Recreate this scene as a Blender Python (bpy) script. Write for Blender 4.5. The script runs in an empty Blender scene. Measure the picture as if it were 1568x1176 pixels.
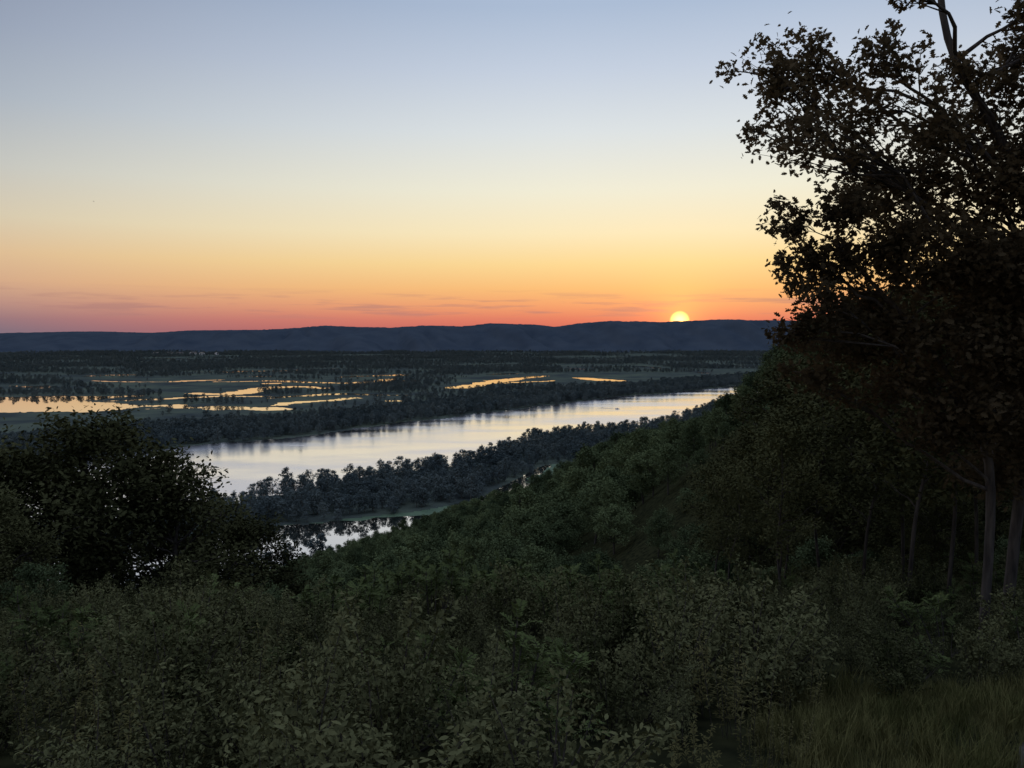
import bpy, math, numpy as np, bmesh
from mathutils import Vector
S = bpy.context.scene
S.view_settings.view_transform='Standard'; S.view_settings.look='None'; S.view_settings.exposure=0
D2R=math.pi/180
EYE=152.0
SUN_AZ=12.2*D2R   # east of the view axis (+Y)
SUN_EL=0.66*D2R

# ------------------------------------------------------------------ helpers
def lin(c):
    o=[]
    for v in c:
        v=v/255.0
        o.append(v/12.92 if v<=0.04045 else ((v+0.055)/1.055)**2.4)
    return (o[0],o[1],o[2],1.0)
def smooth(a,b,x):
    t=np.clip((x-a)/(b-a),0,1); return t*t*(3-2*t)
def _hash(ix,iy,seed):
    n=(ix.astype(np.int64)*374761393+iy.astype(np.int64)*668265263+seed*1442695041)&0x7fffffff
    n=((n^(n>>13))*1274126177)&0x7fffffff
    return ((n^(n>>16))&0xffff)/65535.0
def vnoise(x,y,seed=0):
    xi=np.floor(x); yi=np.floor(y); fx=x-xi; fy=y-yi
    fx=fx*fx*(3-2*fx); fy=fy*fy*(3-2*fy)
    a=_hash(xi,yi,seed);b=_hash(xi+1,yi,seed);c=_hash(xi,yi+1,seed);d=_hash(xi+1,yi+1,seed)
    return (a*(1-fx)+b*fx)*(1-fy)+(c*(1-fx)+d*fx)*fy
def fbm(x,y,seed=0,o=4):
    s=0;a=.5;t=0
    for i in range(o):
        s=s+a*vnoise(x*2**i,y*2**i,seed+i*17); t+=a; a*=.5
    return s/t
def link(o): S.collection.objects.link(o); return o

def mesh_from(name, groups, mats):
    V=[];L=[];LS=[];LT=[];MI=[];SM=[];off=0;lo=0
    for v,f,mi,sm in groups:
        if len(f)==0: continue
        V.append(v); k=f.shape[1]
        L.append((f+off).ravel()); LS.append(lo+np.arange(len(f))*k); LT.append(np.full(len(f),k))
        MI.append(np.full(len(f),mi)); SM.append(np.full(len(f),sm,dtype=bool))
        off+=len(v); lo+=f.size
    V=np.concatenate(V);L=np.concatenate(L);LS=np.concatenate(LS);LT=np.concatenate(LT);MI=np.concatenate(MI);SM=np.concatenate(SM)
    me=bpy.data.meshes.new(name)
    me.vertices.add(len(V)); me.vertices.foreach_set('co',V.astype(np.float32).ravel())
    me.loops.add(len(L)); me.loops.foreach_set('vertex_index',L.astype(np.int32))
    me.polygons.add(len(LS)); me.polygons.foreach_set('loop_start',LS.astype(np.int32)); me.polygons.foreach_set('loop_total',LT.astype(np.int32))
    for m in mats: me.materials.append(m)
    me.polygons.foreach_set('material_index',MI.astype(np.int32))
    me.polygons.foreach_set('use_smooth',SM)
    me.update(calc_edges=True); me.validate()
    return me
def grid_faces(nr,nc,wrap=False):
    i=np.arange(nr-1)[:,None]; j=np.arange(nc if wrap else nc-1)[None,:]
    j2=(j+1)%nc
    a=i*nc+j; b=i*nc+j2; c=(i+1)*nc+j2; d=(i+1)*nc+j
    return np.stack([a,b,c,d],-1).reshape(-1,4)

# ------------------------------------------------------------------ terrain
PS=np.array([-400,-60,-20,0,5,20,27,45,75,161,330,455,480,520])
PZ=np.array([162,156,152,150,148.4,143.6,140.5,127.5,111,79,32,3,1.0,.8])
FBX=[-3000,-1500,-1100,-617,-531,-449,-307,-117,88,246,404,602,1000,1600,3000]
FBY=[100,430,590,846,890,970,1096,1338,1571,1758,1869,2089,2450,2800,3300]
NBX=[-3000,-1500,-600,-400,-280,-205,-150,-90,-50,-10,25,80,175,265,470,900,1600,3000]
NBY=[-300,100,400,550,632,710,785,830,885,955,1045,1125,1160,1255,1640,2150,2500,3000]
slough=[(-500,310,50),(-300,450,50),(-150,540,60),(-60,610,34),(-10,672,24),(30,760,28),(70,835,42),(118,880,22)]
marsh=[
 [(-847,1660,18),(-756,1708,20),(-674,1758,18),(-570,1758,12)],
 [(-716,1531,20),(-582,1518,24),(-446,1492,22)],
 [(-764,1869,22),(-671,1831,26),(-635,2065,28),(-490,2041,20)],
 [(-457,1572,18),(-412,1660,20),(-352,1708,14)],
 [(-554,1708,14),(-476,1794,18),(-397,1850,16),(-248,1794,12)],
 [(-862,2248,16),(-689,2306,22),(-470,2193,20),(-368,2368,16)],
 [(-536,2501,26),(-362,2612,26)],
 [(-145,2041,30),(-81,2193,30),(-8,2368,36),(88,2537,22)],
 [(-63,2193,14),(129,2306,18)],
 [(-50,2651,30),(-20,2680,30)],
 [(218,2433,30),(288,2337,42)],
 [(535,3229,34),(568,3116,34)],
 [(250,3050,30),(262,2960,24)],
 [(880,3351,40),(971,3229,40)],
 [(-1348,2089,16),(-1213,2041,16)],
 [(-1401,2537,24),(-1310,2612,24)],
 [(-1898,4130,40),(-1513,3947,45),(-1112,4332,50),(-687,4674,50)],
 [(-1100,2800,24),(-900,2860,24),(-700,3000,20)],
 [(-300,3300,24),(0,3400,24)],
 [(-1250,2300,14),(-1050,2250,18),(-900,2350,14)],
]
marsh=[[(a,b,c*1.1) for a,b,c in st] for st in marsh]
LAKE=np.array([(-1200,1444),(-1001,1421),(-785,1425),(-729,1558),(-911,1655),(-860,1800),(-1153,1741),(-1461,1758),(-1900,1900),(-1900,1500)],float)
def in_poly(x,y,P):
    r=np.zeros(x.shape,bool); n=len(P)
    for i in range(n):
        x1,y1=P[i]; x2,y2=P[(i+1)%n]
        c=((y1>y)!=(y2>y))&(x<(x2-x1)*(y-y1)/((y2-y1) if y2!=y1 else 1e-9)+x1)
        r^=c
    return r
def stroke(x,y,pts):
    best=np.full(x.shape,1e9)
    for (x1,y1,w1),(x2,y2,w2) in zip(pts[:-1],pts[1:]):
        dx,dy=x2-x1,y2-y1
        t=np.clip(((x-x1)*dx+(y-y1)*dy)/(dx*dx+dy*dy),0,1)
        d=np.hypot(x-x1-t*dx,y-y1-t*dy)-(w1+(w2-w1)*t)
        best=np.minimum(best,d)
    return best
def seff(x,y):
    r=np.hypot(x,y); w=smooth(20,120,r)
    s=(1-w)*(-0.08*x+0.92*y)+w*(-0.74*x+0.673*y)
    return s+50*smooth(0,-150,x)*smooth(100,300,r)
def marsh_dist(fx,fy):
    qx=fx+(fbm(fx/70,fy/70,31)-.5)*70; qy=fy+(fbm(fx/70,fy/70,37)-.5)*90
    m=np.full(fx.shape,1e9)
    for st in marsh: m=np.minimum(m,stroke(qx,qy,st))
    m=np.where(in_poly(qx,qy,LAKE),-5,m)
    return m
def is_water(x,y,grow=0,mgrow=None):
    jx=x+(fbm(x/60,y/60,3)-.5)*45; jy=y+(fbm(x/60,y/60,9)-.5)*45
    riv=(jy>np.interp(jx,NBX,NBY)-grow)&(jy<np.interp(jx,FBX,FBY)+grow)
    w=riv|(stroke(x+(jx-x)*.3,y+(jy-y)*.3,slough)<grow)
    far=y>1300
    if far.any():
        fx=x[far];fy=y[far]
        m=marsh_dist(fx,fy)<(grow if mgrow is None else mgrow)
        dist=fy-np.interp(fx,FBX,FBY)
        m|=(fbm(fx/170,fy/110,51,3)>.79)&(dist>330)&(fy<4300)
        w=w.copy(); w[far]|=m
    return w
def height(x,y):
    x=np.asarray(x,float);y=np.asarray(y,float)
    s=seff(x,y); r=np.hypot(x,y)
    z=np.interp(s,PS,PZ)
    z=z+20*smooth(-10,60,x)*smooth(30,120,r)*(1-smooth(230,430,s))
    z=z+(fbm(x/70,y/70,5)-.5)*8*smooth(60,200,r)*(1-smooth(380,450,s))
    z=z+(fbm(x/3,y/3,6)-.5)*.35*(s<60)
    flat=s>450
    w=is_water(x,y)&flat
    z=np.where(flat,z+(fbm(x/25,y/25,8)-.5)*.5,z)
    return np.where(w,-2.0,z)

rad=np.concatenate([np.exp(np.arange(math.log(1.2),math.log(380),.016)),np.exp(np.arange(math.log(380),math.log(5200),.0065)),np.exp(np.arange(math.log(5200),math.log(40000),.05))])
ang=np.concatenate([np.arange(-46,46,.2),np.arange(46,314,4.0)])*D2R
R,A=np.meshgrid(rad,ang,indexing='ij')
GX=R*np.sin(A);GY=R*np.cos(A);GZ=height(GX,GY)
gv=np.stack([GX,GY,GZ],-1).reshape(-1,3)
gf=grid_faces(len(rad),len(ang),True)[:,::-1]
na=len(ang)

# ------------------------------------------------------------------ materials
def newmat(name):
    m=bpy.data.materials.new(name); m.use_nodes=True; nt=m.node_tree; nt.nodes.clear()
    out=nt.nodes.new('ShaderNodeOutputMaterial'); return m,nt,out
def N(nt,t,**k):
    n=nt.nodes.new(t)
    for a,b in k.items(): setattr(n,a,b)
    return n
def ramp(nt,els,interp='LINEAR'):
    r=nt.nodes.new('ShaderNodeValToRGB'); cr=r.color_ramp; cr.interpolation=interp
    while len(cr.elements)>1: cr.elements.remove(cr.elements[-1])
    cr.elements[0].position=els[0][0]; cr.elements[0].color=els[0][1]
    for p,c in els[1:]:
        e=cr.elements.new(p); e.color=c
    return r
def rgb(a,b,c): return (a,b,c,1)

def ground_mat():
    m,nt,out=newmat('ground_grass_soil')
    geo=N(nt,'ShaderNodeNewGeometry'); sep=N(nt,'ShaderNodeSeparateXYZ'); nt.links.new(geo.outputs['Position'],sep.inputs[0])
    n1=N(nt,'ShaderNodeTexNoise'); n1.inputs['Scale'].default_value=.008; n1.inputs['Detail'].default_value=8; n1.inputs['Roughness'].default_value=.65; nt.links.new(geo.outputs['Position'],n1.inputs['Vector'])
    r1=ramp(nt,[(.38,rgb(.06,.074,.074)),(.5,rgb(.088,.108,.092)),(.62,rgb(.115,.14,.105))]); nt.links.new(n1.outputs['Fac'],r1.inputs[0])  # marsh tones raised, with some valley haze in the colour
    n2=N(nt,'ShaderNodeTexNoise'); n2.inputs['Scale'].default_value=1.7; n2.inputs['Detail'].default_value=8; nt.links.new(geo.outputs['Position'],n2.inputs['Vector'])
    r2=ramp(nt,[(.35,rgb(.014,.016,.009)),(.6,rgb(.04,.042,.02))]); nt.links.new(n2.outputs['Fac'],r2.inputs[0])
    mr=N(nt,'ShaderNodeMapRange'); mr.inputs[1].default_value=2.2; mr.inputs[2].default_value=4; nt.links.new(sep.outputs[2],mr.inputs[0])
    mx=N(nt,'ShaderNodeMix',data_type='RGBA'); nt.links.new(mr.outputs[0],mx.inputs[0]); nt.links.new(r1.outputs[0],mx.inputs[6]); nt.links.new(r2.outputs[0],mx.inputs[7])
    b=N(nt,'ShaderNodeBsdfDiffuse'); nt.links.new(mx.outputs[2],b.inputs[0]); nt.links.new(b.outputs[0],out.inputs[0]); return m
def leaf_mat(name,dark,light,trans=.3,scale=.25,rough=.55,isl=.25):
    m,nt,out=newmat(name)
    geo=N(nt,'ShaderNodeNewGeometry'); oi=N(nt,'ShaderNodeObjectInfo')
    n=N(nt,'ShaderNodeTexNoise'); n.inputs['Scale'].default_value=scale; n.inputs['Detail'].default_value=2; nt.links.new(geo.outputs['Position'],n.inputs['Vector'])
    mo=N(nt,'ShaderNodeMath',operation='MULTIPLY_ADD'); nt.links.new(oi.outputs['Random'],mo.inputs[0]); mo.inputs[1].default_value=.35; nt.links.new(n.outputs['Fac'],mo.inputs[2])
    mi=N(nt,'ShaderNodeMath',operation='MULTIPLY_ADD'); nt.links.new(geo.outputs['Random Per Island'],mi.inputs[0]); mi.inputs[1].default_value=isl; nt.links.new(mo.outputs[0],mi.inputs[2])
    r=ramp(nt,[(.45,dark),(.95,light)]); nt.links.new(mi.outputs[0],r.inputs[0])
    p=N(nt,'ShaderNodeBsdfDiffuse'); nt.links.new(r.outputs[0],p.inputs[0])
    if trans<=0:
        nt.links.new(p.outputs[0],out.inputs[0]); return m
    t=N(nt,'ShaderNodeBsdfTranslucent'); nt.links.new(r.outputs[0],t.inputs[0])
    mx=N(nt,'ShaderNodeMixShader'); mx.inputs[0].default_value=trans; nt.links.new(p.outputs[0],mx.inputs[1]); nt.links.new(t.outputs[0],mx.inputs[2])
    nt.links.new(mx.outputs[0],out.inputs[0])
    return m
def bark_mat(name,c1,c2):
    m,nt,out=newmat(name)
    tc=N(nt,'ShaderNodeNewGeometry'); mp=N(nt,'ShaderNodeMapping'); mp.inputs['Scale'].default_value=(9,9,1.5); nt.links.new(tc.outputs['Position'],mp.inputs[0])
    n=N(nt,'ShaderNodeTexNoise'); n.inputs['Scale'].default_value=1.5; n.inputs['Detail'].default_value=6; nt.links.new(mp.outputs[0],n.inputs['Vector'])
    r=ramp(nt,[(.35,c1),(.65,c2)]); nt.links.new(n.outputs['Fac'],r.inputs[0])
    p=N(nt,'ShaderNodeBsdfPrincipled'); nt.links.new(r.outputs[0],p.inputs['Base Color']); p.inputs['Roughness'].default_value=.9
    bp=N(nt,'ShaderNodeBump'); bp.inputs['Strength'].default_value=.6; bp.inputs['Distance'].default_value=.03; nt.links.new(n.outputs['Fac'],bp.inputs['Height']); nt.links.new(bp.outputs[0],p.inputs['Normal'])
    nt.links.new(p.outputs[0],out.inputs[0]); return m
def water_mat(name,rough,fac,gl,bump,sc,deep):
    m,nt,out=newmat(name)
    geo=N(nt,'ShaderNodeNewGeometry'); mp=N(nt,'ShaderNodeMapping'); mp.inputs['Rotation'].default_value=(0,0,-.8); mp.inputs['Scale'].default_value=(.35,1,1); nt.links.new(geo.outputs['Position'],mp.inputs[0])
    n=N(nt,'ShaderNodeTexNoise'); n.inputs['Scale'].default_value=sc; n.inputs['Detail'].default_value=5; nt.links.new(mp.outputs[0],n.inputs['Vector'])
    bp=N(nt,'ShaderNodeBump'); bp.inputs['Strength'].default_value=1; bp.inputs['Distance'].default_value=bump; nt.links.new(n.outputs['Fac'],bp.inputs['Height'])
    n2=N(nt,'ShaderNodeTexNoise'); n2.inputs['Scale'].default_value=.012; n2.inputs['Detail'].default_value=6; nt.links.new(mp.outputs[0],n2.inputs['Vector'])
    mr=N(nt,'ShaderNodeMapRange'); mr.inputs[1].default_value=.38; mr.inputs[2].default_value=.62; mr.inputs[3].default_value=rough*.5; mr.inputs[4].default_value=rough*1.4; nt.links.new(n2.outputs['Fac'],mr.inputs[0])
    g=N(nt,'ShaderNodeBsdfGlossy'); g.inputs['Color'].default_value=gl; nt.links.new(mr.outputs[0],g.inputs['Roughness']); nt.links.new(bp.outputs[0],g.inputs['Normal'])
    d=N(nt,'ShaderNodeBsdfDiffuse'); d.inputs[0].default_value=deep
    mx=N(nt,'ShaderNodeMixShader'); mx.inputs[0].default_value=fac; nt.links.new(d.outputs[0],mx.inputs[1]); nt.links.new(g.outputs[0],mx.inputs[2]); nt.links.new(mx.outputs[0],out.inputs[0]); return m
def plain(name,c,rough=.8,c2=None,sc=5):
    m,nt,out=newmat(name); p=N(nt,'ShaderNodeBsdfPrincipled'); p.inputs['Roughness'].default_value=rough
    geo=N(nt,'ShaderNodeNewGeometry'); n=N(nt,'ShaderNodeTexNoise'); n.inputs['Scale'].default_value=sc; n.inputs['Detail'].default_value=6; nt.links.new(geo.outputs['Position'],n.inputs['Vector'])
    r=ramp(nt,[(.35,c),(.65,c2 or c)]); nt.links.new(n.outputs['Fac'],r.inputs[0]); nt.links.new(r.outputs[0],p.inputs['Base Color']); nt.links.new(p.outputs[0],out.inputs[0]); return m

M_ground=ground_mat()
M_far=leaf_mat('foliage_floodplain_hazed',rgb(.082,.11,.115),rgb(.15,.18,.17),0,.01,isl=.08)  # leaf albedo lifted and blued, valley haze painted into the colour
M_hill=leaf_mat('foliage_hillside',rgb(.035,.053,.028),rgb(.15,.185,.085),0,.05,isl=.15)
M_near=leaf_mat('foliage_near_tree',rgb(.034,.037,.017),rgb(.088,.09,.04),0,.2)
M_oak=leaf_mat('foliage_oak',rgb(.06,.046,.027),rgb(.12,.09,.05),.35,.3)
M_shrub=leaf_mat('foliage_shrub',rgb(.02,.025,.010),rgb(.14,.142,.066),0,.8,.6)
M_sumac=leaf_mat('foliage_sumac',rgb(.04,.055,.02),rgb(.13,.16,.06),0,.6,.6)
M_weed=leaf_mat('foliage_weed',rgb(.05,.05,.02),rgb(.17,.155,.064),0,.7,.6)
M_bark=bark_mat('bark',rgb(.03,.024,.02),rgb(.085,.07,.058))
M_barkp=bark_mat('bark_pale',rgb(.06,.055,.05),rgb(.16,.14,.12))
M_bluff=leaf_mat('foliage_bluff_hazed',rgb(.044,.062,.088),rgb(.070,.090,.116),0,.006)  # slate-blue tint paints distance haze into the wooded slopes

me=mesh_from('ground',[(gv,gf,0,True)],[M_ground])
bm=bmesh.new(); bm.from_mesh(me)
c=bm.verts.new((0,0,float(height(np.array([0.]),np.array([0.]))[0]))); bm.verts.ensure_lookup_table()
for k in range(na):
    bm.faces.new((c,bm.verts[(k+1)%na],bm.verts[k])).smooth=True
bm.to_mesh(me); bm.free()
link(bpy.data.objects.new('ground',me))

# ------------------------------------------------------------------ water
def sheet(name,P,z,mat):
    me=bpy.data.meshes.new(name); me.from_pydata([(p[0],p[1],z) for p in P],[],[tuple(range(len(P)))]); me.materials.append(mat)
    return link(bpy.data.objects.new(name,me))
M_marshw=water_mat('water_calm',.04,.9,(.97,.92,.88,1),.003,.6,rgb(.01,.014,.014))
M_river=water_mat('water_river',.2,.92,(.97,.95,.98,1),.05,.35,rgb(.02,.025,.03))
sheet('marsh_water',[(-6000,150),(6000,150),(6000,5600),(-6000,5600)],0,M_marshw)
xs=np.linspace(-2600,2900,120)
rb=[(x,np.interp(x,NBX,NBY)-30) for x in xs]; rt=[(x,np.interp(x,FBX,FBY)+30) for x in xs]
rv=np.array([(a,b,.06) for a,b in rb]+[(a,b,.06) for a,b in rt]); 
i=np.arange(119); rf=np.stack([i,i+1,i+121,i+120],-1)
link(bpy.data.objects.new('river',mesh_from('river',[(rv,rf,0,False)],[M_river])))
M_duck=plain('duckweed',rgb(.085,.145,.08),.8,rgb(.135,.205,.115),.08)
dk=[np.array(p,float) for p in ([(-260,560),(-235,606),(-186,628),(-100,650),(-24,668),(-22,650),(-70,630),(-120,612),(-185,594),(-225,570)],
    [(10,770),(30,800),(48,880),(85,885),(150,905),(140,850),(105,830),(60,800),(25,740)])]
groups=[]
for P in dk:
    Q=[]
    for a in range(len(P)):
        p=P[a];q=P[(a+1)%len(P)]
        for t in np.linspace(0,1,12,endpoint=False):
            w=p+(q-p)*t; nz=(vnoise(w[0]/9,w[1]/9,71)-.5)*9; Q.append((w[0]+nz,w[1]-nz,.03))
    groups.append((np.array(Q),np.arange(len(Q))[None,:],0,False))
link(bpy.data.objects.new('duckweed_mat',mesh_from('duckweed_mat',groups,[M_duck])))

# ------------------------------------------------------------------ far bluffs
BX=[-9000,-5676,-4105,-3700,-3320,-2900,-2587,-2010,-1700,-1487,-1200,-963,-702,-400,-178,200,346,555,800,1131,1400,1655,2178,4273,9000]
BZ=[100,105,108,120,130,108,143,150,166,184,172,168,184,180,204,194,174,206,224,215,222,234,225,220,215]
bx=np.arange(-7000,7001,17.); by=np.concatenate([np.arange(4700,6800,17.),np.arange(6800,12000,200.)])
X,Y=np.meshgrid(bx,by,indexing='xy')
top=np.interp(X*6200/np.maximum(Y,6200),BX,BZ)-4
base=5000+900*(fbm(X/900,Y*0,91,3)-.3)
rv_=np.abs(fbm(X/420+Y/1500,Y/1300,95,3)-.5)*2
t=smooth(0,1,(Y-base)/(1000)+ (rv_-.25)*.75*(1-smooth(6000,6300,Y)))
Z=-3+(top+3)*t+((vnoise(X/26,Y/26,97)-.4)*12+(vnoise(X/90,Y/90,98)-.5)*9)*smooth(.05,.3,t)
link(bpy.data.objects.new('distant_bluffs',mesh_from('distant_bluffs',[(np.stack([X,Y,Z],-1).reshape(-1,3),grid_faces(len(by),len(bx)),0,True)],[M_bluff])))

# ------------------------------------------------------------------ plants
DIAM=np.array([(-.5,0),(0,-.28),(.5,0),(0,.28)])
LEAF6=np.array([(-.5,0),(-.2,-.2),(.15,-.19),(.5,0),(.15,.19),(-.2,.2)])
OAK=np.array([(-.5,0),(-.3,-.12),(-.22,-.3),(-.08,-.14),(.06,-.36),(.2,-.16),(.36,-.22),(.5,0),(.36,.22),(.2,.16),(.06,.36),(-.08,.14),(-.22,.3),(-.3,.12)])
def leaves(C,size,shape,rng,upbias=.5,droop=0):
    n=len(C); nr=rng.normal(size=(n,3)); nr[:,2]=np.abs(nr[:,2])+upbias; nr/=np.linalg.norm(nr,axis=1)[:,None]
    a=rng.normal(size=(n,3)); a[:,2]-=droop; u=a-(a*nr).sum(1)[:,None]*nr; u/=np.linalg.norm(u,axis=1)[:,None]; v=np.cross(nr,u)
    sz=size*rng.uniform(.65,1.3,n)
    k=len(shape)
    V=C[:,None,:]+sz[:,None,None]*(shape[None,:,0,None]*u[:,None,:]+shape[None,:,1,None]*v[:,None,:])
    V=V+nr[:,None,:]*(sz[:,None,None]*(.35*np.abs(shape[None,:,1,None])))
    return V.reshape(-1,3),np.arange(n*k).reshape(n,k)
def tube(P,Rd,sides=6):
    P=np.array(P,float); n=len(P); T=np.gradient(P,axis=0); T/=np.linalg.norm(T,axis=1)[:,None]+1e-9
    ref=np.array([0.3,.9,.1]); U=np.cross(T,ref); U/=np.linalg.norm(U,axis=1)[:,None]+1e-9; W=np.cross(T,U)
    a=np.linspace(0,2*np.pi,sides,endpoint=False)
    V=P[:,None,:]+np.array(Rd)[:,None,None]*(np.cos(a)[None,:,None]*U[:,None,:]+np.sin(a)[None,:,None]*W[:,None,:])
    return V.reshape(-1,3),grid_faces(n,sides,True)
def bez(a,b,c,n):
    t=np.linspace(0,1,n)[:,None]; return (1-t)**2*a+2*t*(1-t)*b+t*t*c
def tree_groups(trunk,tr,blobs,lpb,lsize,shape,rng,twigs=6,sides=6,shell=.55,limbfrac=.38,upbias=.5,leafmi=1,tw=.2):
    trunk=np.array(trunk,float); G=[]
    tt=np.linspace(0,1,24); kk=np.linspace(0,1,len(trunk))
    TP=np.stack([np.interp(tt,kk,trunk[:,i]) for i in range(3)],1); TR=np.interp(tt,kk,tr)
    TP[1:-1,:2]+=rng.normal(size=(22,2))*tr[0]*.2
    for _ in range(2): TP[1:-1]=(TP[:-2]+2*TP[1:-1]+TP[2:])/4
    G.append((*tube(TP,TR,max(sides,6)),0,True)); LC=[]
    for bl in blobs:
        c=np.array(bl[:3]); r=bl[3]
        hd=np.hypot(*(TP[:,:2]-c[:2]).T)
        cost=np.abs(TP[:,2]-(c[2]-.55*hd-.3*r))+.25*hd
        cost[:5]+=3
        k=int(np.argmin(cost)); a=TP[k]; L=np.linalg.norm(c-a)
        mid=(a+c)/2+np.array([0,0,.12*L])+rng.normal(size=3)*.09*L
        B=bez(a,mid,c,8); B[1:-1]+=rng.normal(size=(6,3))*.02*L
        r0=min(TR[k]*.7,limbfrac*tr[0]*(.3+.7*min(1,L/(3*r+1e-6))))
        G.append((*tube(B,np.linspace(r0,max(r0*.25,.006*r),8),sides),0,True))
        tips=[]
        for q in range(twigs):
            d=rng.normal(size=3); d/=np.linalg.norm(d); d[2]=d[2]*.8+.1
            e=c+d*r*rng.uniform(.7,1.15); st=B[rng.integers(4,8)]
            m=(st+e)/2+rng.normal(size=3)*.12*r
            Q=bez(st,m,e,5); G.append((*tube(Q,np.linspace(r0*.3,r0*.06,5),4),0,True)); tips.append(Q[2:])
        tips=np.concatenate(tips)
        n=int(lpb*(r/np.mean([b[3] for b in blobs]))**2)
        n1=int(n*shell)
        d=rng.normal(size=(n1,3)); d/=np.linalg.norm(d,axis=1)[:,None]
        LC.append(c+d*r*(rng.uniform(.5,1.0,(n1,1)))*np.array([1,1,.78]))
        n2=n-n1; LC.append(tips[rng.integers(0,len(tips),n2)]+rng.normal(size=(n2,3))*tw*r)
    LC=np.concatenate(LC); v,f=leaves(LC,lsize,shape,rng,upbias)
    G.append((v,f,leafmi,False)); return G
def crown_blobs(rng,H,cr,z0,n,br):
    B=[]
    for i in range(n):
        t=(i+.5)/n; z=z0+(H-z0)*(t**.85)
        prof=math.sin(math.pi*min(1,.22+.72*t))**.7
        a=i*2.399+rng.uniform(-.5,.5); rr=cr*prof*rng.uniform(.45,.95)*(1 if i%4 else .3)
        B.append((rr*math.cos(a),rr*math.sin(a),z-br*.5*t,br*rng.uniform(.75,1.25)))
    B.append((rng.normal()*.3,rng.normal()*.3,H-br*.7,br*.9))
    return B
def make_tree_mesh(name,seed,H,cr,n,br,lpb,ls,mat,shape=DIAM,z0f=.3,tr=.25,bark=None,**k):
    rng=np.random.default_rng(seed)
    tk=[(0,0,-.6),(rng.normal()*.02*H,rng.normal()*.02*H,H*.35),(rng.normal()*.04*H,rng.normal()*.04*H,H*.65),(rng.normal()*.03*H,rng.normal()*.03*H,H*.93)]
    B=crown_blobs(rng,H,cr,H*z0f,n,br)
    return mesh_from(name,tree_groups(tk,[tr,tr*.8,tr*.5,tr*.12],B,lpb,ls,shape,rng,**k),[bark or M_bark,mat])
def coll(name,meshes):
    c=bpy.data.collections.new(name)
    for m in meshes: c.objects.link(bpy.data.objects.new(m.name,m))
    return c
def scatter(name,P,scl,rot,idx,col):
    n=len(P); me=bpy.data.meshes.new(name); me.vertices.add(n); me.vertices.foreach_set('co',P.astype(np.float32).ravel())
    a=me.attributes.new('scl','FLOAT_VECTOR','POINT'); a.data.foreach_set('vector',scl.astype(np.float32).ravel())
    a=me.attributes.new('rot','FLOAT_VECTOR','POINT'); a.data.foreach_set('vector',rot.astype(np.float32).ravel())
    a=me.attributes.new('idx','INT','POINT'); a.data.foreach_set('value',idx.astype(np.int32))
    o=link(bpy.data.objects.new(name,me))
    ng=bpy.data.node_groups.new(name+'_scatter','GeometryNodeTree')
    ng.interface.new_socket('Geometry',in_out='INPUT',socket_type='NodeSocketGeometry'); ng.interface.new_socket('Geometry',in_out='OUTPUT',socket_type='NodeSocketGeometry')
    gi=ng.nodes.new('NodeGroupInput'); go=ng.nodes.new('NodeGroupOutput')
    ci=ng.nodes.new('GeometryNodeCollectionInfo'); ci.inputs['Collection'].default_value=col; ci.inputs['Separate Children'].default_value=True; ci.inputs['Reset Children'].default_value=True
    ip=ng.nodes.new('GeometryNodeInstanceOnPoints'); ip.inputs['Pick Instance'].default_value=True
    def na_(nm,t):
        q=ng.nodes.new('GeometryNodeInputNamedAttribute'); q.data_type=t; q.inputs['Name'].default_value=nm; return q.outputs['Attribute']
    ng.links.new(gi.outputs[0],ip.inputs['Points']); ng.links.new(ci.outputs[0],ip.inputs['Instance'])
    ng.links.new(na_('idx','INT'),ip.inputs['Instance Index']); ng.links.new(na_('rot','FLOAT_VECTOR'),ip.inputs['Rotation']); ng.links.new(na_('scl','FLOAT_VECTOR'),ip.inputs['Scale'])
    ng.links.new(ip.outputs[0],go.inputs[0])
    md=o.modifiers.new('scatter','NODES'); md.node_group=ng
    return o
def jgrid(x0,x1,y0,y1,sp,rng):
    a,b=np.meshgrid(np.arange(x0,x1,sp),np.arange(y0,y1,sp)); a=a.ravel();b=b.ravel()
    return a+rng.uniform(-.45,.45,len(a))*sp, b+rng.uniform(-.45,.45,len(b))*sp
def finish(name,x,y,sc,rng,col,nv,tilt=.06,zoff=0):
    z=height(x,y)+zoff; n=len(x)
    s=sc[:,None]*np.stack([rng.uniform(.9,1.15,n),rng.uniform(.9,1.15,n),rng.uniform(.82,1.15,n)],1)
    r=np.stack([rng.normal(size=n)*tilt,rng.normal(size=n)*tilt,rng.uniform(0,6.28,n)],1)
    return scatter(name,np.stack([x,y,z],1),s,r,rng.integers(0,nv,n),col)

# floodplain forest
rng=np.random.default_rng(11)
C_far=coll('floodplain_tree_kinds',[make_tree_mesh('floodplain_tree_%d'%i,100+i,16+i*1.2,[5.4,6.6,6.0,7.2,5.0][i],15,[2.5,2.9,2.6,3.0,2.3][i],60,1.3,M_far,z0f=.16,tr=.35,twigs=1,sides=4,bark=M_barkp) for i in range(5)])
XS=[];YS=[];SC=[]
x,y=jgrid(-1500,1500,300,2500,11,rng)
yb=np.interp(x,FBX,FBY); yn=np.interp(x,NBX,NBY); dist=y-yb
inview=np.abs(x/y)<.8
isl=(y<yn+5)&(seff(x,y)>450)
strip=(dist>0)&(dist<190+150*fbm(x/150,y/150,61)) 
k=inview&(isl|strip)&~is_water(x,y,3)
XS.append(x[k]);YS.append(y[k]);SC.append((rng.uniform(.66,1.05,len(x))*(.82+.36*fbm(x/45,y/45,66,2)))[k])
x,y=jgrid(-3200,3200,1300,5300,19,rng)
dist=y-np.interp(x,FBX,FBY)
dn=fbm(x/420,y/140,63,4)+.10*smooth(2500,3300,y)-.035*(1-smooth(2200,2800,y))
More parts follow.
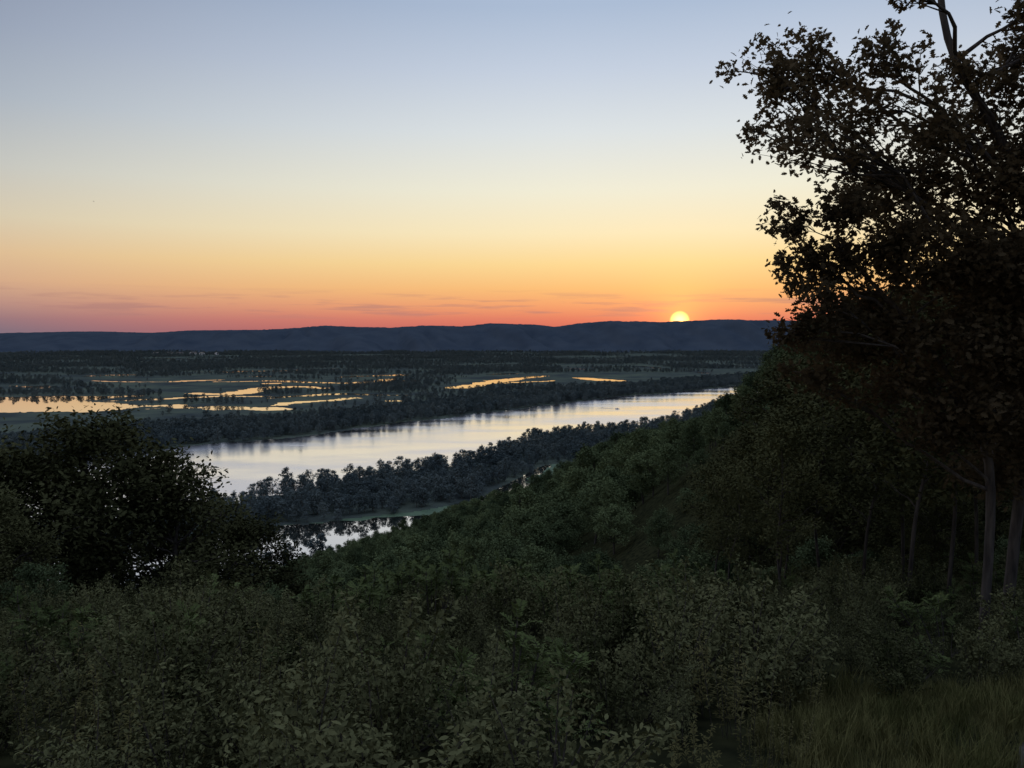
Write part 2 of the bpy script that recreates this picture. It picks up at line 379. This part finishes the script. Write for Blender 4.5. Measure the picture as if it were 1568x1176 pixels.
clear=(marsh_dist(x,y+18)<36)|(marsh_dist(x,y+75)<30)|(marsh_dist(x,y+130)<0)
k=(np.abs(x/y)<.8)&(dist>200)&(dn>.52)&~is_water(x,y,9)&~clear
XS.append(x[k]);YS.append(y[k]);SC.append((rng.uniform(.45,.85,len(x))*(.7+.5*smooth(.515,.62,dn)))[k])
x=np.concatenate(XS);y=np.concatenate(YS);sc=np.concatenate(SC)
x=x+rng.normal(size=len(x))*3; y=y+rng.normal(size=len(y))*3
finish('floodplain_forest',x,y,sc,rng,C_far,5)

# hillside forest
C_hill=coll('hillside_tree_kinds',[make_tree_mesh('hillside_tree_%d'%i,200+i,12.5+i*.8,4.9,22,1.75,230,.46,M_hill,z0f=.25,tr=.22,twigs=3,sides=5) for i in range(4)])
x,y=jgrid(-700,500,24,1300,8.6,rng)
s=seff(x,y); r=np.hypot(x,y); tx=x/y
k=(s>42)&(s<462)&(np.abs(tx)<.8)&~is_water(x,y,6)&(r<1200)
x=x[k];y=y[k];r=r[k];tx=tx[k];s=s[k]
sc=rng.uniform(.62,1.25,len(x))
low=np.clip(.24+(r-50)/160,.24,1.0); cen=smooth(.26,.18,tx)
rt=.62+.38*smooth(90,220,r)
sc=sc*((1-cen)*rt+cen*low)*(1-.3*smooth(350,440,s))
sc=sc*(1-.34*smooth(.40,.30,tx)*smooth(.14,.21,tx)*(r<300))
finish('hillside_forest',x,y,sc,rng,C_hill,4)
x,y=jgrid(-45,35,24,70,3.1,rng); s=seff(x,y)
k=(np.abs(x/y)<.75)&(s>24)&(s<62); x=x[k];y=y[k]; r=np.hypot(x,y)
finish('hillside_brush',x,y,rng.uniform(.10,.27,len(x))*np.interp(r,[25,45,70],[.7,1.0,1.4]),rng,C_hill,4)

# near broadleaf trees, each its own object
near=[make_tree_mesh('broadleaf_tree_%d'%i,300+i,13.5,4.9,46,1.15,480,.23,M_near,shape=LEAF6,z0f=.2,tr=.2,twigs=7,sides=6,shell=.3,tw=.24) for i in range(3)]
def put(name,me,x,y,topz,seed,wide=1.0):
    z=float(height(np.array([x]),np.array([y]))[0]); s=(topz-z)/13.6
    o=link(bpy.data.objects.new(name,me)); o.location=(x,y,z); o.scale=(s*wide,s*wide,s); o.rotation_euler=(0,0,seed*1.7); return o
L=[(-25,45,147.2),(-20.8,46,145.0),(-29,44,145.3),(-23,33,145),(-17,40,139.5),(-28,38,145),(-18.5,52,139.5),(-14,31,139.2),(-19,26,141.8),(-37,52,145),(-11,36,135),(-13,24,139.8),(-20,20,143.2),(-15,17,143),(-9.5,27,138.5)]
for i,(a,b,c_) in enumerate(L): put('broadleaf_tree',near[i%3],a,b,c_,i,1.05)
Rr=[(17.5,42,149),(21.5,47,152),(26,44,153),(31,50,154),(37,52,155),(17,52,145.5),(22,60,150),(28,34,153),(22.5,33,151),(17,32,147),(36,40,155),(31,66,153),(43,64,156),(15,38,142.5),(24,26,151),(18,25,148),(29,27,154),(13.5,30,142),(20,39,149.5),(17.5,20,150.5),(15,27,147)]
for i,(a,b,c_) in enumerate(Rr): put('broadleaf_tree',near[(i+1)%3],a,b,c_,i+.3,1.05)

# the two oaks at the right
rng=np.random.default_rng(5)
def oak(name,trunk,tr,bl,lpb,seed):
    rng=np.random.default_rng(seed); base=np.array(trunk[0]); tk=np.array(trunk)-base
    B=[(b[0]-base[0],b[2]-base[1],b[1]-base[2],b[3]) for b in bl]
    me=mesh_from(name,tree_groups(tk,tr,B,lpb,.125,OAK,rng,twigs=12,sides=7,shell=.1,limbfrac=.45,upbias=.3,tw=.19),[M_bark,M_oak])
    o=link(bpy.data.objects.new(name,me)); o.location=base; return o
def gz(x,y): return float(height(np.array([x]),np.array([y]))[0])
A_=[(4.6,156.7,.6),(5.35,157.1,.55),(4.95,156.3,.5),(6.3,156.6,.6),(4.8,155.1,.5),(5.4,155.5,.5),(6.0,155.8,.6),(6.85,155.6,.7),(6.4,157.6,.4),(7.8,155,1.0),(8.8,156.0,.8),(8.9,157.4,.45),(9.1,154.7,1.0),(7.2,154.4,.75),(6.5,154.9,.45),(7,159.6,1),(8.5,160.3,1.2),(10.6,158,1.4),(11,155,1.5),(9.7,162,1.5),(11,152.5,1.3),(10.2,156.4,.8),(9.3,155.5,.8),(9.6,153.9,.9),(8.2,154.2,.8),(9.6,157.2,.6),(7.6,156.2,.45),(5.6,156.6,.5),(4.7,155.7,.5),(9.6,156.2,.7)]
B_=[(5.0,154.0,.45),(5.55,154.1,.5),(5.95,153.3,.6),(5.0,153.3,.45),(5.3,152.4,.55),(5.0,151.9,.42),(6.3,152.5,.65),(7.2,153.2,.85),(8.2,153.2,1),(9.1,153,1),(7.2,152.1,.85),(6.1,151.7,.7),(8.2,151.8,1),(9.1,151.4,1),(5.6,151.2,.5),(7.0,151.0,.7),(10,151,1),(6.6,153.6,.55),(9.6,152.3,.9),(9.6,150.3,1.0),(8.3,150.6,.8),(5.4,153.0,.45),(6.1,154.2,.4),(9.3,149.5,.8),(7.5,150.1,.6)]
A_=[(a,b,14+rng.uniform(-1.1,1.1),c_) for a,b,c_ in A_]; B_=[(a,b,14+rng.uniform(-1.0,1.0),c_) for a,b,c_ in B_]
oak('oak_tree',[(9.8,15,gz(9.8,15)-.2),(10.0,14.9,150),(9.9,14.6,153.3),(9.0,14.3,155.4),(7.8,14.2,156.9),(7.5,14.2,158.6),(7.9,14.3,161.5)],[.11,.10,.09,.08,.065,.05,.02],A_,920,21)
oak('oak_tree',[(8.75,14,gz(8.75,14)-.2),(8.8,14,149.6),(7.9,14,151.2),(6.9,13.9,152.4),(5.8,13.8,153.4)],[.085,.08,.065,.045,.02],B_,960,22)
# slender saplings
sap=[make_tree_mesh('sapling_%d'%i,400+i,9,2.1,18,.8,260,.17,M_near,shape=LEAF6,z0f=.4,tr=.06,twigs=4,sides=6) for i in range(2)]
for i,(a,b,h) in enumerate([(9.9,19,8.5),(11.5,20,9),(7.6,21,5.5),(12.8,18,8),(8.3,24,6),(13.5,22,9),(10.6,23,8),(15,21,9),(11.2,27,9),(6.6,23,4.5),(9.2,26,7),(12.4,24,9),(7.2,27,5.5)]):
    o=link(bpy.data.objects.new('sapling_tree',sap[i%2])); o.location=(a,b,gz(a,b)); s=h/9; o.scale=(s,s,s); o.rotation_euler=(0.03,.02,i*2.1)

# ---- shrubs
def bush_mesh(name,seed,H,W,nl,ls,mat,shape=LEAF6):
    rng=np.random.default_rng(seed); G=[];C=[]
    ns=12
    for i in range(ns):
        a=rng.uniform(0,6.28); rr=W*math.sqrt(rng.uniform(0,1))*.7; h=H*rng.uniform(.55,1.15)
        e=np.array([rr*math.cos(a)*1.3,rr*math.sin(a)*1.3,h]); B=bez(np.array([rr*.2*math.cos(a),rr*.2*math.sin(a),-.1]),e*np.array([.5,.5,.6]),e,8)
        G.append((*tube(B,np.linspace(.012,.003,8),4),0,True))
        n=nl//ns; t=rng.uniform(.08,1.03,n)**.7
        P=np.stack([np.interp(t,np.linspace(0,1,8),B[:,k]) for k in range(3)],1)+rng.normal(size=(n,3))*np.array([.085,.085,.06])*(W/.6)*(1.5-.98*t)[:,None]
        C.append(P)
    v,f=leaves(np.concatenate(C),ls,shape,rng,.3); G.append((v,f,1,False)); return mesh_from(name,G,[M_bark,mat])
def sumac_mesh(name,seed,H,ns=5,lw=.016,el0=.3):
    rng=np.random.default_rng(seed); G=[];VV=[]
    for i in range(ns):
        a=rng.uniform(0,6.28); rr=rng.uniform(.1,.6); h=H*rng.uniform(.55,1)
        e=np.array([rr*math.cos(a),rr*math.sin(a),h]); B=bez(np.array([0,0,-.1]),e*np.array([.8,.8,.5]),e,6); G.append((*tube(B,np.linspace(.02,.008,6),5),0,True))
        for j in range(12):
            az=j*2.4+rng.uniform(-.5,.5); el=rng.uniform(el0-.3,1.3); Lf=rng.uniform(.24,.46)
            st=B[-1]-np.array([0,0,.04*j]); d=np.array([math.cos(az)*math.cos(el),math.sin(az)*math.cos(el),math.sin(el)])
            side=np.cross(d,[0,0,1]); side/=np.linalg.norm(side)
            up=np.cross(side,d)
            tt=np.linspace(0,1,11); ctr=st+d*Lf*tt[:,None]+np.array([0,0,-1])*(tt[:,None]**2)*Lf*rng.uniform(.2,.5)
            G.append((*tube(ctr[::2],np.linspace(.004,.0015,6),3),0,True))
            for k in range(1,11):
                for sg in (-1,1):
                    ld=side*sg*rng.uniform(.6,1)+d*.6-up*rng.uniform(-.2,.6); ld/=np.linalg.norm(ld); ll=.095*(1-.45*abs(k-5)/6)*rng.uniform(.75,1.25); wd=np.cross(ld,up)*lw*.9
                    b0=ctr[k]; VV+= [b0,b0+ld*ll*.45+wd,b0+ld*ll,b0+ld*ll*.45-wd]
    V=np.array(VV); G.append((V,np.arange(len(V)).reshape(-1,4),1,False)); return mesh_from(name,G,[M_bark,M_sumac])
def weed_mesh(name,seed,H,ns=9,rad_=.28):
    rng=np.random.default_rng(seed); G=[];VV=[]
    for i in range(ns):
        a=rng.uniform(0,6.28); rr=rng.uniform(0,rad_); b=np.array([rr*math.cos(a),rr*math.sin(a),0]); h=H*rng.uniform(.6,1.1)
        e=b*1.5+np.array([0,0,h]); B=bez(b,(b+e)/2+rng.normal(size=3)*.03,e,7); G.append((*tube(B,np.linspace(.005,.002,7),3),0,True))
        for j in range(40):
            t=rng.uniform(.15,1); p=np.array([np.interp(t,np.linspace(0,1,7),B[:,k]) for k in range(3)]); az=j*2.4; d=np.array([math.cos(az),math.sin(az),rng.uniform(.1,.9)]); d/=np.linalg.norm(d)
            w=np.cross(d,[0,0,1])*.011; ll=rng.uniform(.06,.12)*(1.2-.6*t)
            VV+=[p,p+d*ll*.5+w,p+d*ll-np.array([0,0,.015]),p+d*ll*.5-w]
    V=np.array(VV); G.append((V,np.arange(len(V)).reshape(-1,4),1,False)); return mesh_from(name,G,[M_bark,M_weed])
M_grass=leaf_mat('grass_blades',rgb(.06,.07,.022),rgb(.18,.165,.065),0,.9)
def grass_mesh(name,seed,H,n=60,w=.22):
    rng=np.random.default_rng(seed); VV=[]
    for i in range(n):
        a=rng.uniform(0,6.28); rr=rng.uniform(0,w); b=np.array([rr*math.cos(a),rr*math.sin(a),0]); az=rng.uniform(0,6.28); h=H*rng.uniform(.5,1.1); ln=rng.uniform(.1,.5)*h
        d=np.array([math.cos(az),math.sin(az),0]); s=np.array([-d[1],d[0],0])*.0035
        m=b+d*ln*.3+np.array([0,0,h*.6]); e=b+d*ln+np.array([0,0,h]); VV+=[b-s,b+s,m+s,m-s,  m-s,m+s,e+s*.2,e-s*.2]
    V=np.array(VV); return mesh_from(name,[(V,np.arange(len(V)).reshape(-1,4),0,False)],[M_grass])
ms=[bush_mesh('shrub_a',1,1.15,.85,2200,.062,M_shrub),bush_mesh('shrub_b',2,1.0,.9,2200,.056,M_shrub),bush_mesh('shrub_c',3,1.35,.8,2100,.074,M_shrub),sumac_mesh('shrub_s1',4,1.3),sumac_mesh('shrub_s2',5,1.5,6),weed_mesh('shrub_w1',6,1.0,12,.38),weed_mesh('shrub_w2',7,1.15,12,.38)]
C_sh=coll('shrub_kinds',ms)
rng=np.random.default_rng(8)
x,y=jgrid(-30,32,3.2,38,.88,rng)
k=(np.abs(x/y)<.84)&~((x>3.0+.2*(y-7))&(y<9.3-.04*x)&(y>2))
k&=rng.uniform(size=len(x))<np.where(y>20,.7,1)
x=x[k];y=y[k]
hv=.58+.68*smooth(.34,.68,fbm(x/2.4,y/2.4,44,3))
sc=rng.uniform(.72,1.12,len(x))*np.interp(y,[3,8,14,20,27,38],[.6,.82,.84,.82,.9,1.25])*hv
n=len(x); clump=fbm(x/2.5,y/2.5,41,3); u=rng.uniform(size=n)
idx=np.where(clump>.58,np.where(u<.5,3+(u*10).astype(int)%2,2),np.where(clump<.44,np.where(u<.6,5+(u*10).astype(int)%2,0),(u*3).astype(int)))
idx=np.where((x<-2.0)&(y<12)&(clump>.5)&(u<.5),3+(u*10).astype(int)%2,idx)
idx=np.where((x>1)&(y<10)&(u<.5),5+(u*10).astype(int)%2,idx)
s3=sc[:,None]*rng.uniform(.85,1.15,(n,3)); rt_=np.stack([rng.normal(size=n)*.14,rng.normal(size=n)*.14,rng.uniform(0,6.28,n)],1)
scatter('shrub_thicket',np.stack([x,y,height(x,y)],1),s3,rt_,idx,C_sh)
# taller sumacs standing out of the thicket
sm=[sumac_mesh('sumac_a',14,2.1,9,.018,.55),sumac_mesh('sumac_b',15,1.8,8,.018,.55)]
for i,(a,b,s) in enumerate([(-1.8,17,1.25),(-.9,18.5,1.3),(.2,17.5,1.2),(1.3,19,1.3),(-3.9,15,1.1),(-3.2,16.5,1.2),(2.6,20,1.1),(.9,16.2,1.0),(-6.4,11.5,.95),(-5.6,11,.85),(4.4,21,1.1),(-8.2,13,1.1),(2.1,14.8,.8),(-2.6,19,1.4),(-4.6,10,.8),(3.4,16.5,.85)]):
    s*=.78
    o=link(bpy.data.objects.new('sumac_shrub',sm[i%2])); o.location=(a,b,gz(a,b)-.1); o.scale=(s,s,s); o.rotation_euler=(0,0,i*1.3)
# grass
C_gr=coll('grass_kinds',[grass_mesh('grass_tuft_a',1,.38),grass_mesh('grass_tuft_b',2,.5),grass_mesh('grass_tuft_c',3,.28)])
x,y=jgrid(-2,12,3,12,.18,rng)
pathd=stroke(x,y,[(4.0,5.2,.3),(5.2,6.9,.38),(7.0,8.0,.38),(11,8.6,.4)])
k=(x>2.3+.2*(y-7))&(y<10.1-.04*x)&(pathd>-.02)&(fbm(x/.8,y/.8,77)>.3)
x=x[k];y=y[k]; n=len(x)
finish('grass',x,y,rng.uniform(.4,1.0,n)*(.5+.65*fbm(x/1.1,y/1.1,79)),rng,C_gr,3,.15)
# dirt path
cp=np.array([(3.0,3.6),(4.0,5.2),(5.2,6.9),(7.0,8.0),(11,8.6)]); tt=np.linspace(0,4,60); px=np.interp(tt,range(5),cp[:,0]); py=np.interp(tt,range(5),cp[:,1])
tx_=np.gradient(px);ty_=np.gradient(py);ll=np.hypot(tx_,ty_); nx=-ty_/ll;ny=tx_/ll
W=np.linspace(-.42,.42,7); PX=px[:,None]+nx[:,None]*W;PY=py[:,None]+ny[:,None]*W; PZ_=height(PX,PY)+.03
M_dirt=plain('dirt',rgb(.03,.027,.02),.95,rgb(.08,.07,.055),9)
link(bpy.data.objects.new('dirt_path',mesh_from('dirt_path',[(np.stack([PX,PY,PZ_],-1).reshape(-1,3),grid_faces(60,7),0,True)],[M_dirt])))

# ------------------------------------------------------------------ boat, bird, houses
M_white=plain('white_paint',rgb(.7,.7,.7),.4); M_dark=plain('dark_trim',rgb(.05,.05,.06),.4); M_foam=plain('wake_foam',rgb(.6,.62,.65),.8,rgb(.75,.75,.78),.5)
boat=link(bpy.data.objects.new('motorboat',None)); boat.location=(203,1482,.1); boat.rotation_euler=(0,0,-.55)
def part(nm,V,F,m,par):
    me=bpy.data.meshes.new(nm); me.from_pydata(V,[],F); me.materials.append(m); o=link(bpy.data.objects.new(nm,me)); o.parent=par; return o
V=[];
for xx,w,b_ in [(-4,1.2,.0),(-1,1.35,0),(2,1.1,.05),(3.6,.5,.25),(4.4,.03,.6)]:
    V+=[(xx,-w,1.0+b_*.4),(xx,-w*.7,.0+b_),(xx,w*.7,.0+b_),(xx,w,1.0+b_*.4)]
F=[(i*4+j,i*4+j+1,i*4+j+5,i*4+j+4) for i in range(4) for j in range(3)]+[(0,1,2,3)[::-1]]+[(i*4+3,i*4,i*4+4,i*4+7) for i in range(4)]
part('hull',V,F,M_white,boat)
BXF=[(0,1,5,4),(1,2,6,5),(2,3,7,6),(3,0,4,7),(4,5,6,7)]
part('cabin',[(-1.5,-.8,1),(1.5,-.7,1),(1.5,.7,1),(-1.5,.8,1),(-1.3,-.7,2),(.7,-.6,2),(.7,.6,2),(-1.3,.7,2)],BXF,M_dark,boat)
part('outboard_motor',[(-4.6,-.25,.3),(-4.02,-.25,.3),(-4.02,.25,.3),(-4.6,.25,.3),(-4.5,-.2,1.4),(-4.02,-.2,1.4),(-4.02,.2,1.4),(-4.5,.2,1.4)],BXF,M_dark,boat)
part('wake',[(-4.5,-.8,.02),(-4.5,.8,.02),(-38,7,.02),(-38,4.5,.02),(-12,0,.02),(-38,-4.5,.02),(-38,-7,.02)],[(0,1,4),(1,2,3,4),(0,4,5,6)],M_foam,boat)
bird=bpy.data.meshes.new('bird'); bird.from_pydata([(-.35,0,0),(0,-.09,.03),(.3,0,0),(0,.09,.03),(0,0,-.08),(.05,-.75,.22),(.2,-.35,.14),(.05,.75,.22),(.2,.35,.14),(-.05,-.35,.12),(-.05,.35,.12),(-.55,-.1,0),(-.55,.1,0)],[],[(0,1,4),(1,2,4),(2,3,4),(3,0,4),(0,1,2,3),(1,6,5,9),(3,10,7,8),(0,11,12)]); bird.materials.append(M_dark)
o=link(bpy.data.objects.new('bird',bird)); o.location=(-160,300,201)
def house(x,y,s,r):
    w,l,h=5*s,8*s,5*s
    par=link(bpy.data.objects.new('farmhouse',None)); par.location=(x,y,.6); par.rotation_euler=(0,0,r)
    part('walls',[(-l,-w,0),(l,-w,0),(l,w,0),(-l,w,0),(-l,-w,h),(l,-w,h),(l,w,h),(-l,w,h),(-l,0,h*1.6),(l,0,h*1.6)],[(0,1,5,4),(1,2,6,9,5),(2,3,7,6),(3,0,4,8,7)],M_white,par)
    part('roof',[(-l*1.06,-w*1.1,h*.95),(l*1.06,-w*1.1,h*.95),(l*1.06,0,h*1.64),(-l*1.06,0,h*1.64),(l*1.06,w*1.1,h*.95),(-l*1.06,w*1.1,h*.95)],[(0,1,2,3),(3,2,4,5)],M_barkp,par)
    vs=[];fs=[]
    for q in range(4):
        x0=-l*.8+q*l*.45; k0=len(vs); vs+=[(x0,-w-.03,h*.35),(x0+l*.18,-w-.03,h*.35),(x0+l*.18,-w-.03,h*.75),(x0,-w-.03,h*.75)]; fs.append((k0,k0+1,k0+2,k0+3))
    part('windows',vs,fs,M_dark,par)
for i,(a,b) in enumerate([(-2080,4700),(-2010,4680),(-1950,4730),(-2150,4670),(-1880,4690),(-1800,4710)]): house(a,b,2.2,i*.4)

# ------------------------------------------------------------------ sky
w=bpy.data.worlds.new('World'); S.world=w; w.use_nodes=True; nt=w.node_tree; nt.nodes.clear()
out=N(nt,'ShaderNodeOutputWorld'); bg=N(nt,'ShaderNodeBackground'); nt.links.new(bg.outputs[0],out.inputs[0])
tc=N(nt,'ShaderNodeTexCoord'); nrm=N(nt,'ShaderNodeVectorMath',operation='NORMALIZE'); nt.links.new(tc.outputs['Generated'],nrm.inputs[0])
def mth(op,a,b=None,clamp=False,c=None):
    n=N(nt,'ShaderNodeMath',operation=op); n.use_clamp=clamp
    for i,v in enumerate([a,b,c]):
        if v is None: continue
        if isinstance(v,(int,float)): n.inputs[i].default_value=v
        else: nt.links.new(v,n.inputs[i])
    return n.outputs[0]
sp=N(nt,'ShaderNodeSeparateXYZ'); nt.links.new(nrm.outputs[0],sp.inputs[0])
el=mth('MULTIPLY',mth('ARCSINE',sp.outputs[2]),180/math.pi)
hl=mth('SQRT',mth('ADD',mth('MULTIPLY',sp.outputs[0],sp.outputs[0]),mth('MULTIPLY',sp.outputs[1],sp.outputs[1])))
ca=mth('DIVIDE',mth('ADD',mth('MULTIPLY',sp.outputs[0],math.sin(SUN_AZ)),mth('MULTIPLY',sp.outputs[1],math.cos(SUN_AZ))),mth('MAXIMUM',hl,.001))
e01=mth('DIVIDE',el,60,True)
def sky(t): return ramp(nt,[(a/60,lin(c)) for a,c in t])  # overhead stops, out of view, are brightened as added fill for the foliage
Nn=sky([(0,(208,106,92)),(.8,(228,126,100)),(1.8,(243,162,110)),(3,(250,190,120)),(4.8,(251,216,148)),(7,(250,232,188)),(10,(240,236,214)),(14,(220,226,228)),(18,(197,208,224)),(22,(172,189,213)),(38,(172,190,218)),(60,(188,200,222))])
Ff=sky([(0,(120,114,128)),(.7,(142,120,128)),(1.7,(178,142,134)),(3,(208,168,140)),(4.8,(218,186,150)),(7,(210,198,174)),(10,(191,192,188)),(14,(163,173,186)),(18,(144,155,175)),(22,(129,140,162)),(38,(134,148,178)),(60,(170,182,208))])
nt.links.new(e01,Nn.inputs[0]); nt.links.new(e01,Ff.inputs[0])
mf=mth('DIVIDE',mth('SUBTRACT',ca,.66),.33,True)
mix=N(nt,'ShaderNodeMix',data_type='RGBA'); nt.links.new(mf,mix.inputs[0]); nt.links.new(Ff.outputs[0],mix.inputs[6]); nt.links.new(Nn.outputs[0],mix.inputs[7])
az=mth('ARCTAN2',sp.outputs[0],sp.outputs[1]); cb=N(nt,'ShaderNodeCombineXYZ'); nt.links.new(mth('MULTIPLY',az,9),cb.inputs[0]); nt.links.new(mth('MULTIPLY',el,2.2),cb.inputs[1])
cn=N(nt,'ShaderNodeTexNoise'); cn.inputs['Scale'].default_value=1.0; cn.inputs['Detail'].default_value=5; nt.links.new(cb.outputs[0],cn.inputs['Vector'])
band=mth('MULTIPLY',mth('DIVIDE',mth('SUBTRACT',3.0,el),1.0,True),mth('DIVIDE',mth('SUBTRACT',el,.7),.5,True))
cf=mth('MULTIPLY',mth('MULTIPLY',mth('DIVIDE',mth('SUBTRACT',cn.outputs['Fac'],.5),.12,True),band),.5)
mc=N(nt,'ShaderNodeMix',data_type='RGBA'); nt.links.new(cf,mc.inputs[0]); nt.links.new(mix.outputs[2],mc.inputs[6]); mc.inputs[7].default_value=lin((170,124,120))
sd=(math.sin(SUN_AZ)*math.cos(SUN_EL),math.cos(SUN_AZ)*math.cos(SUN_EL),math.sin(SUN_EL))
dt=N(nt,'ShaderNodeVectorMath',operation='DISTANCE'); nt.links.new(nrm.outputs[0],dt.inputs[0]); dt.inputs[1].default_value=sd
angd=mth('MULTIPLY',dt.outputs['Value'],180/math.pi)
disc=mth('MULTIPLY',mth('DIVIDE',mth('SUBTRACT',.74,angd),.55,True),4.2)
halo=mth('MULTIPLY',mth('EXPONENT',mth('DIVIDE',angd,-1.2)),1.1)
halo2=mth('MULTIPLY',mth('EXPONENT',mth('DIVIDE',angd,-4.5)),.15)
def scol(f,c):
    m=N(nt,'ShaderNodeVectorMath',operation='SCALE'); m.inputs[0].default_value=c; nt.links.new(f,m.inputs['Scale']); return m.outputs[0]
def addv(a,b):
    m=N(nt,'ShaderNodeVectorMath',operation='ADD'); nt.links.new(a,m.inputs[0]); nt.links.new(b,m.inputs[1]); return m.outputs[0]
ns=N(nt,'ShaderNodeTexSky'); ns.sky_type='NISHITA'; ns.sun_disc=False; ns.sun_elevation=SUN_EL; ns.sun_rotation=SUN_AZ
nsc=N(nt,'ShaderNodeVectorMath',operation='SCALE'); nt.links.new(ns.outputs[0],nsc.inputs[0]); nsc.inputs['Scale'].default_value=.002
tot=addv(addv(addv(addv(mc.outputs[2],scol(disc,(1,.60,.12))),scol(halo,(1,.26,.03))),scol(halo2,(1,.5,.05))),nsc.outputs[0])
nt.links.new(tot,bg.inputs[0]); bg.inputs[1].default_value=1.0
sl=bpy.data.lights.new('sun','SUN'); sl.energy=.4; sl.angle=.5*D2R; sl.color=(1,.58,.32)
so=link(bpy.data.objects.new('sun',sl)); so.rotation_euler=(Vector((-sd[0],-sd[1],-sd[2]))).to_track_quat('-Z','Y').to_euler()

# ------------------------------------------------------------------ camera
cam=bpy.data.cameras.new('camera'); cam.lens=27.18; cam.sensor_width=36; cam.clip_end=60000; cam.clip_start=.1
co=link(bpy.data.objects.new('camera',cam)); co.location=(0,0,EYE); co.rotation_euler=(86*D2R,0,0); S.camera=co
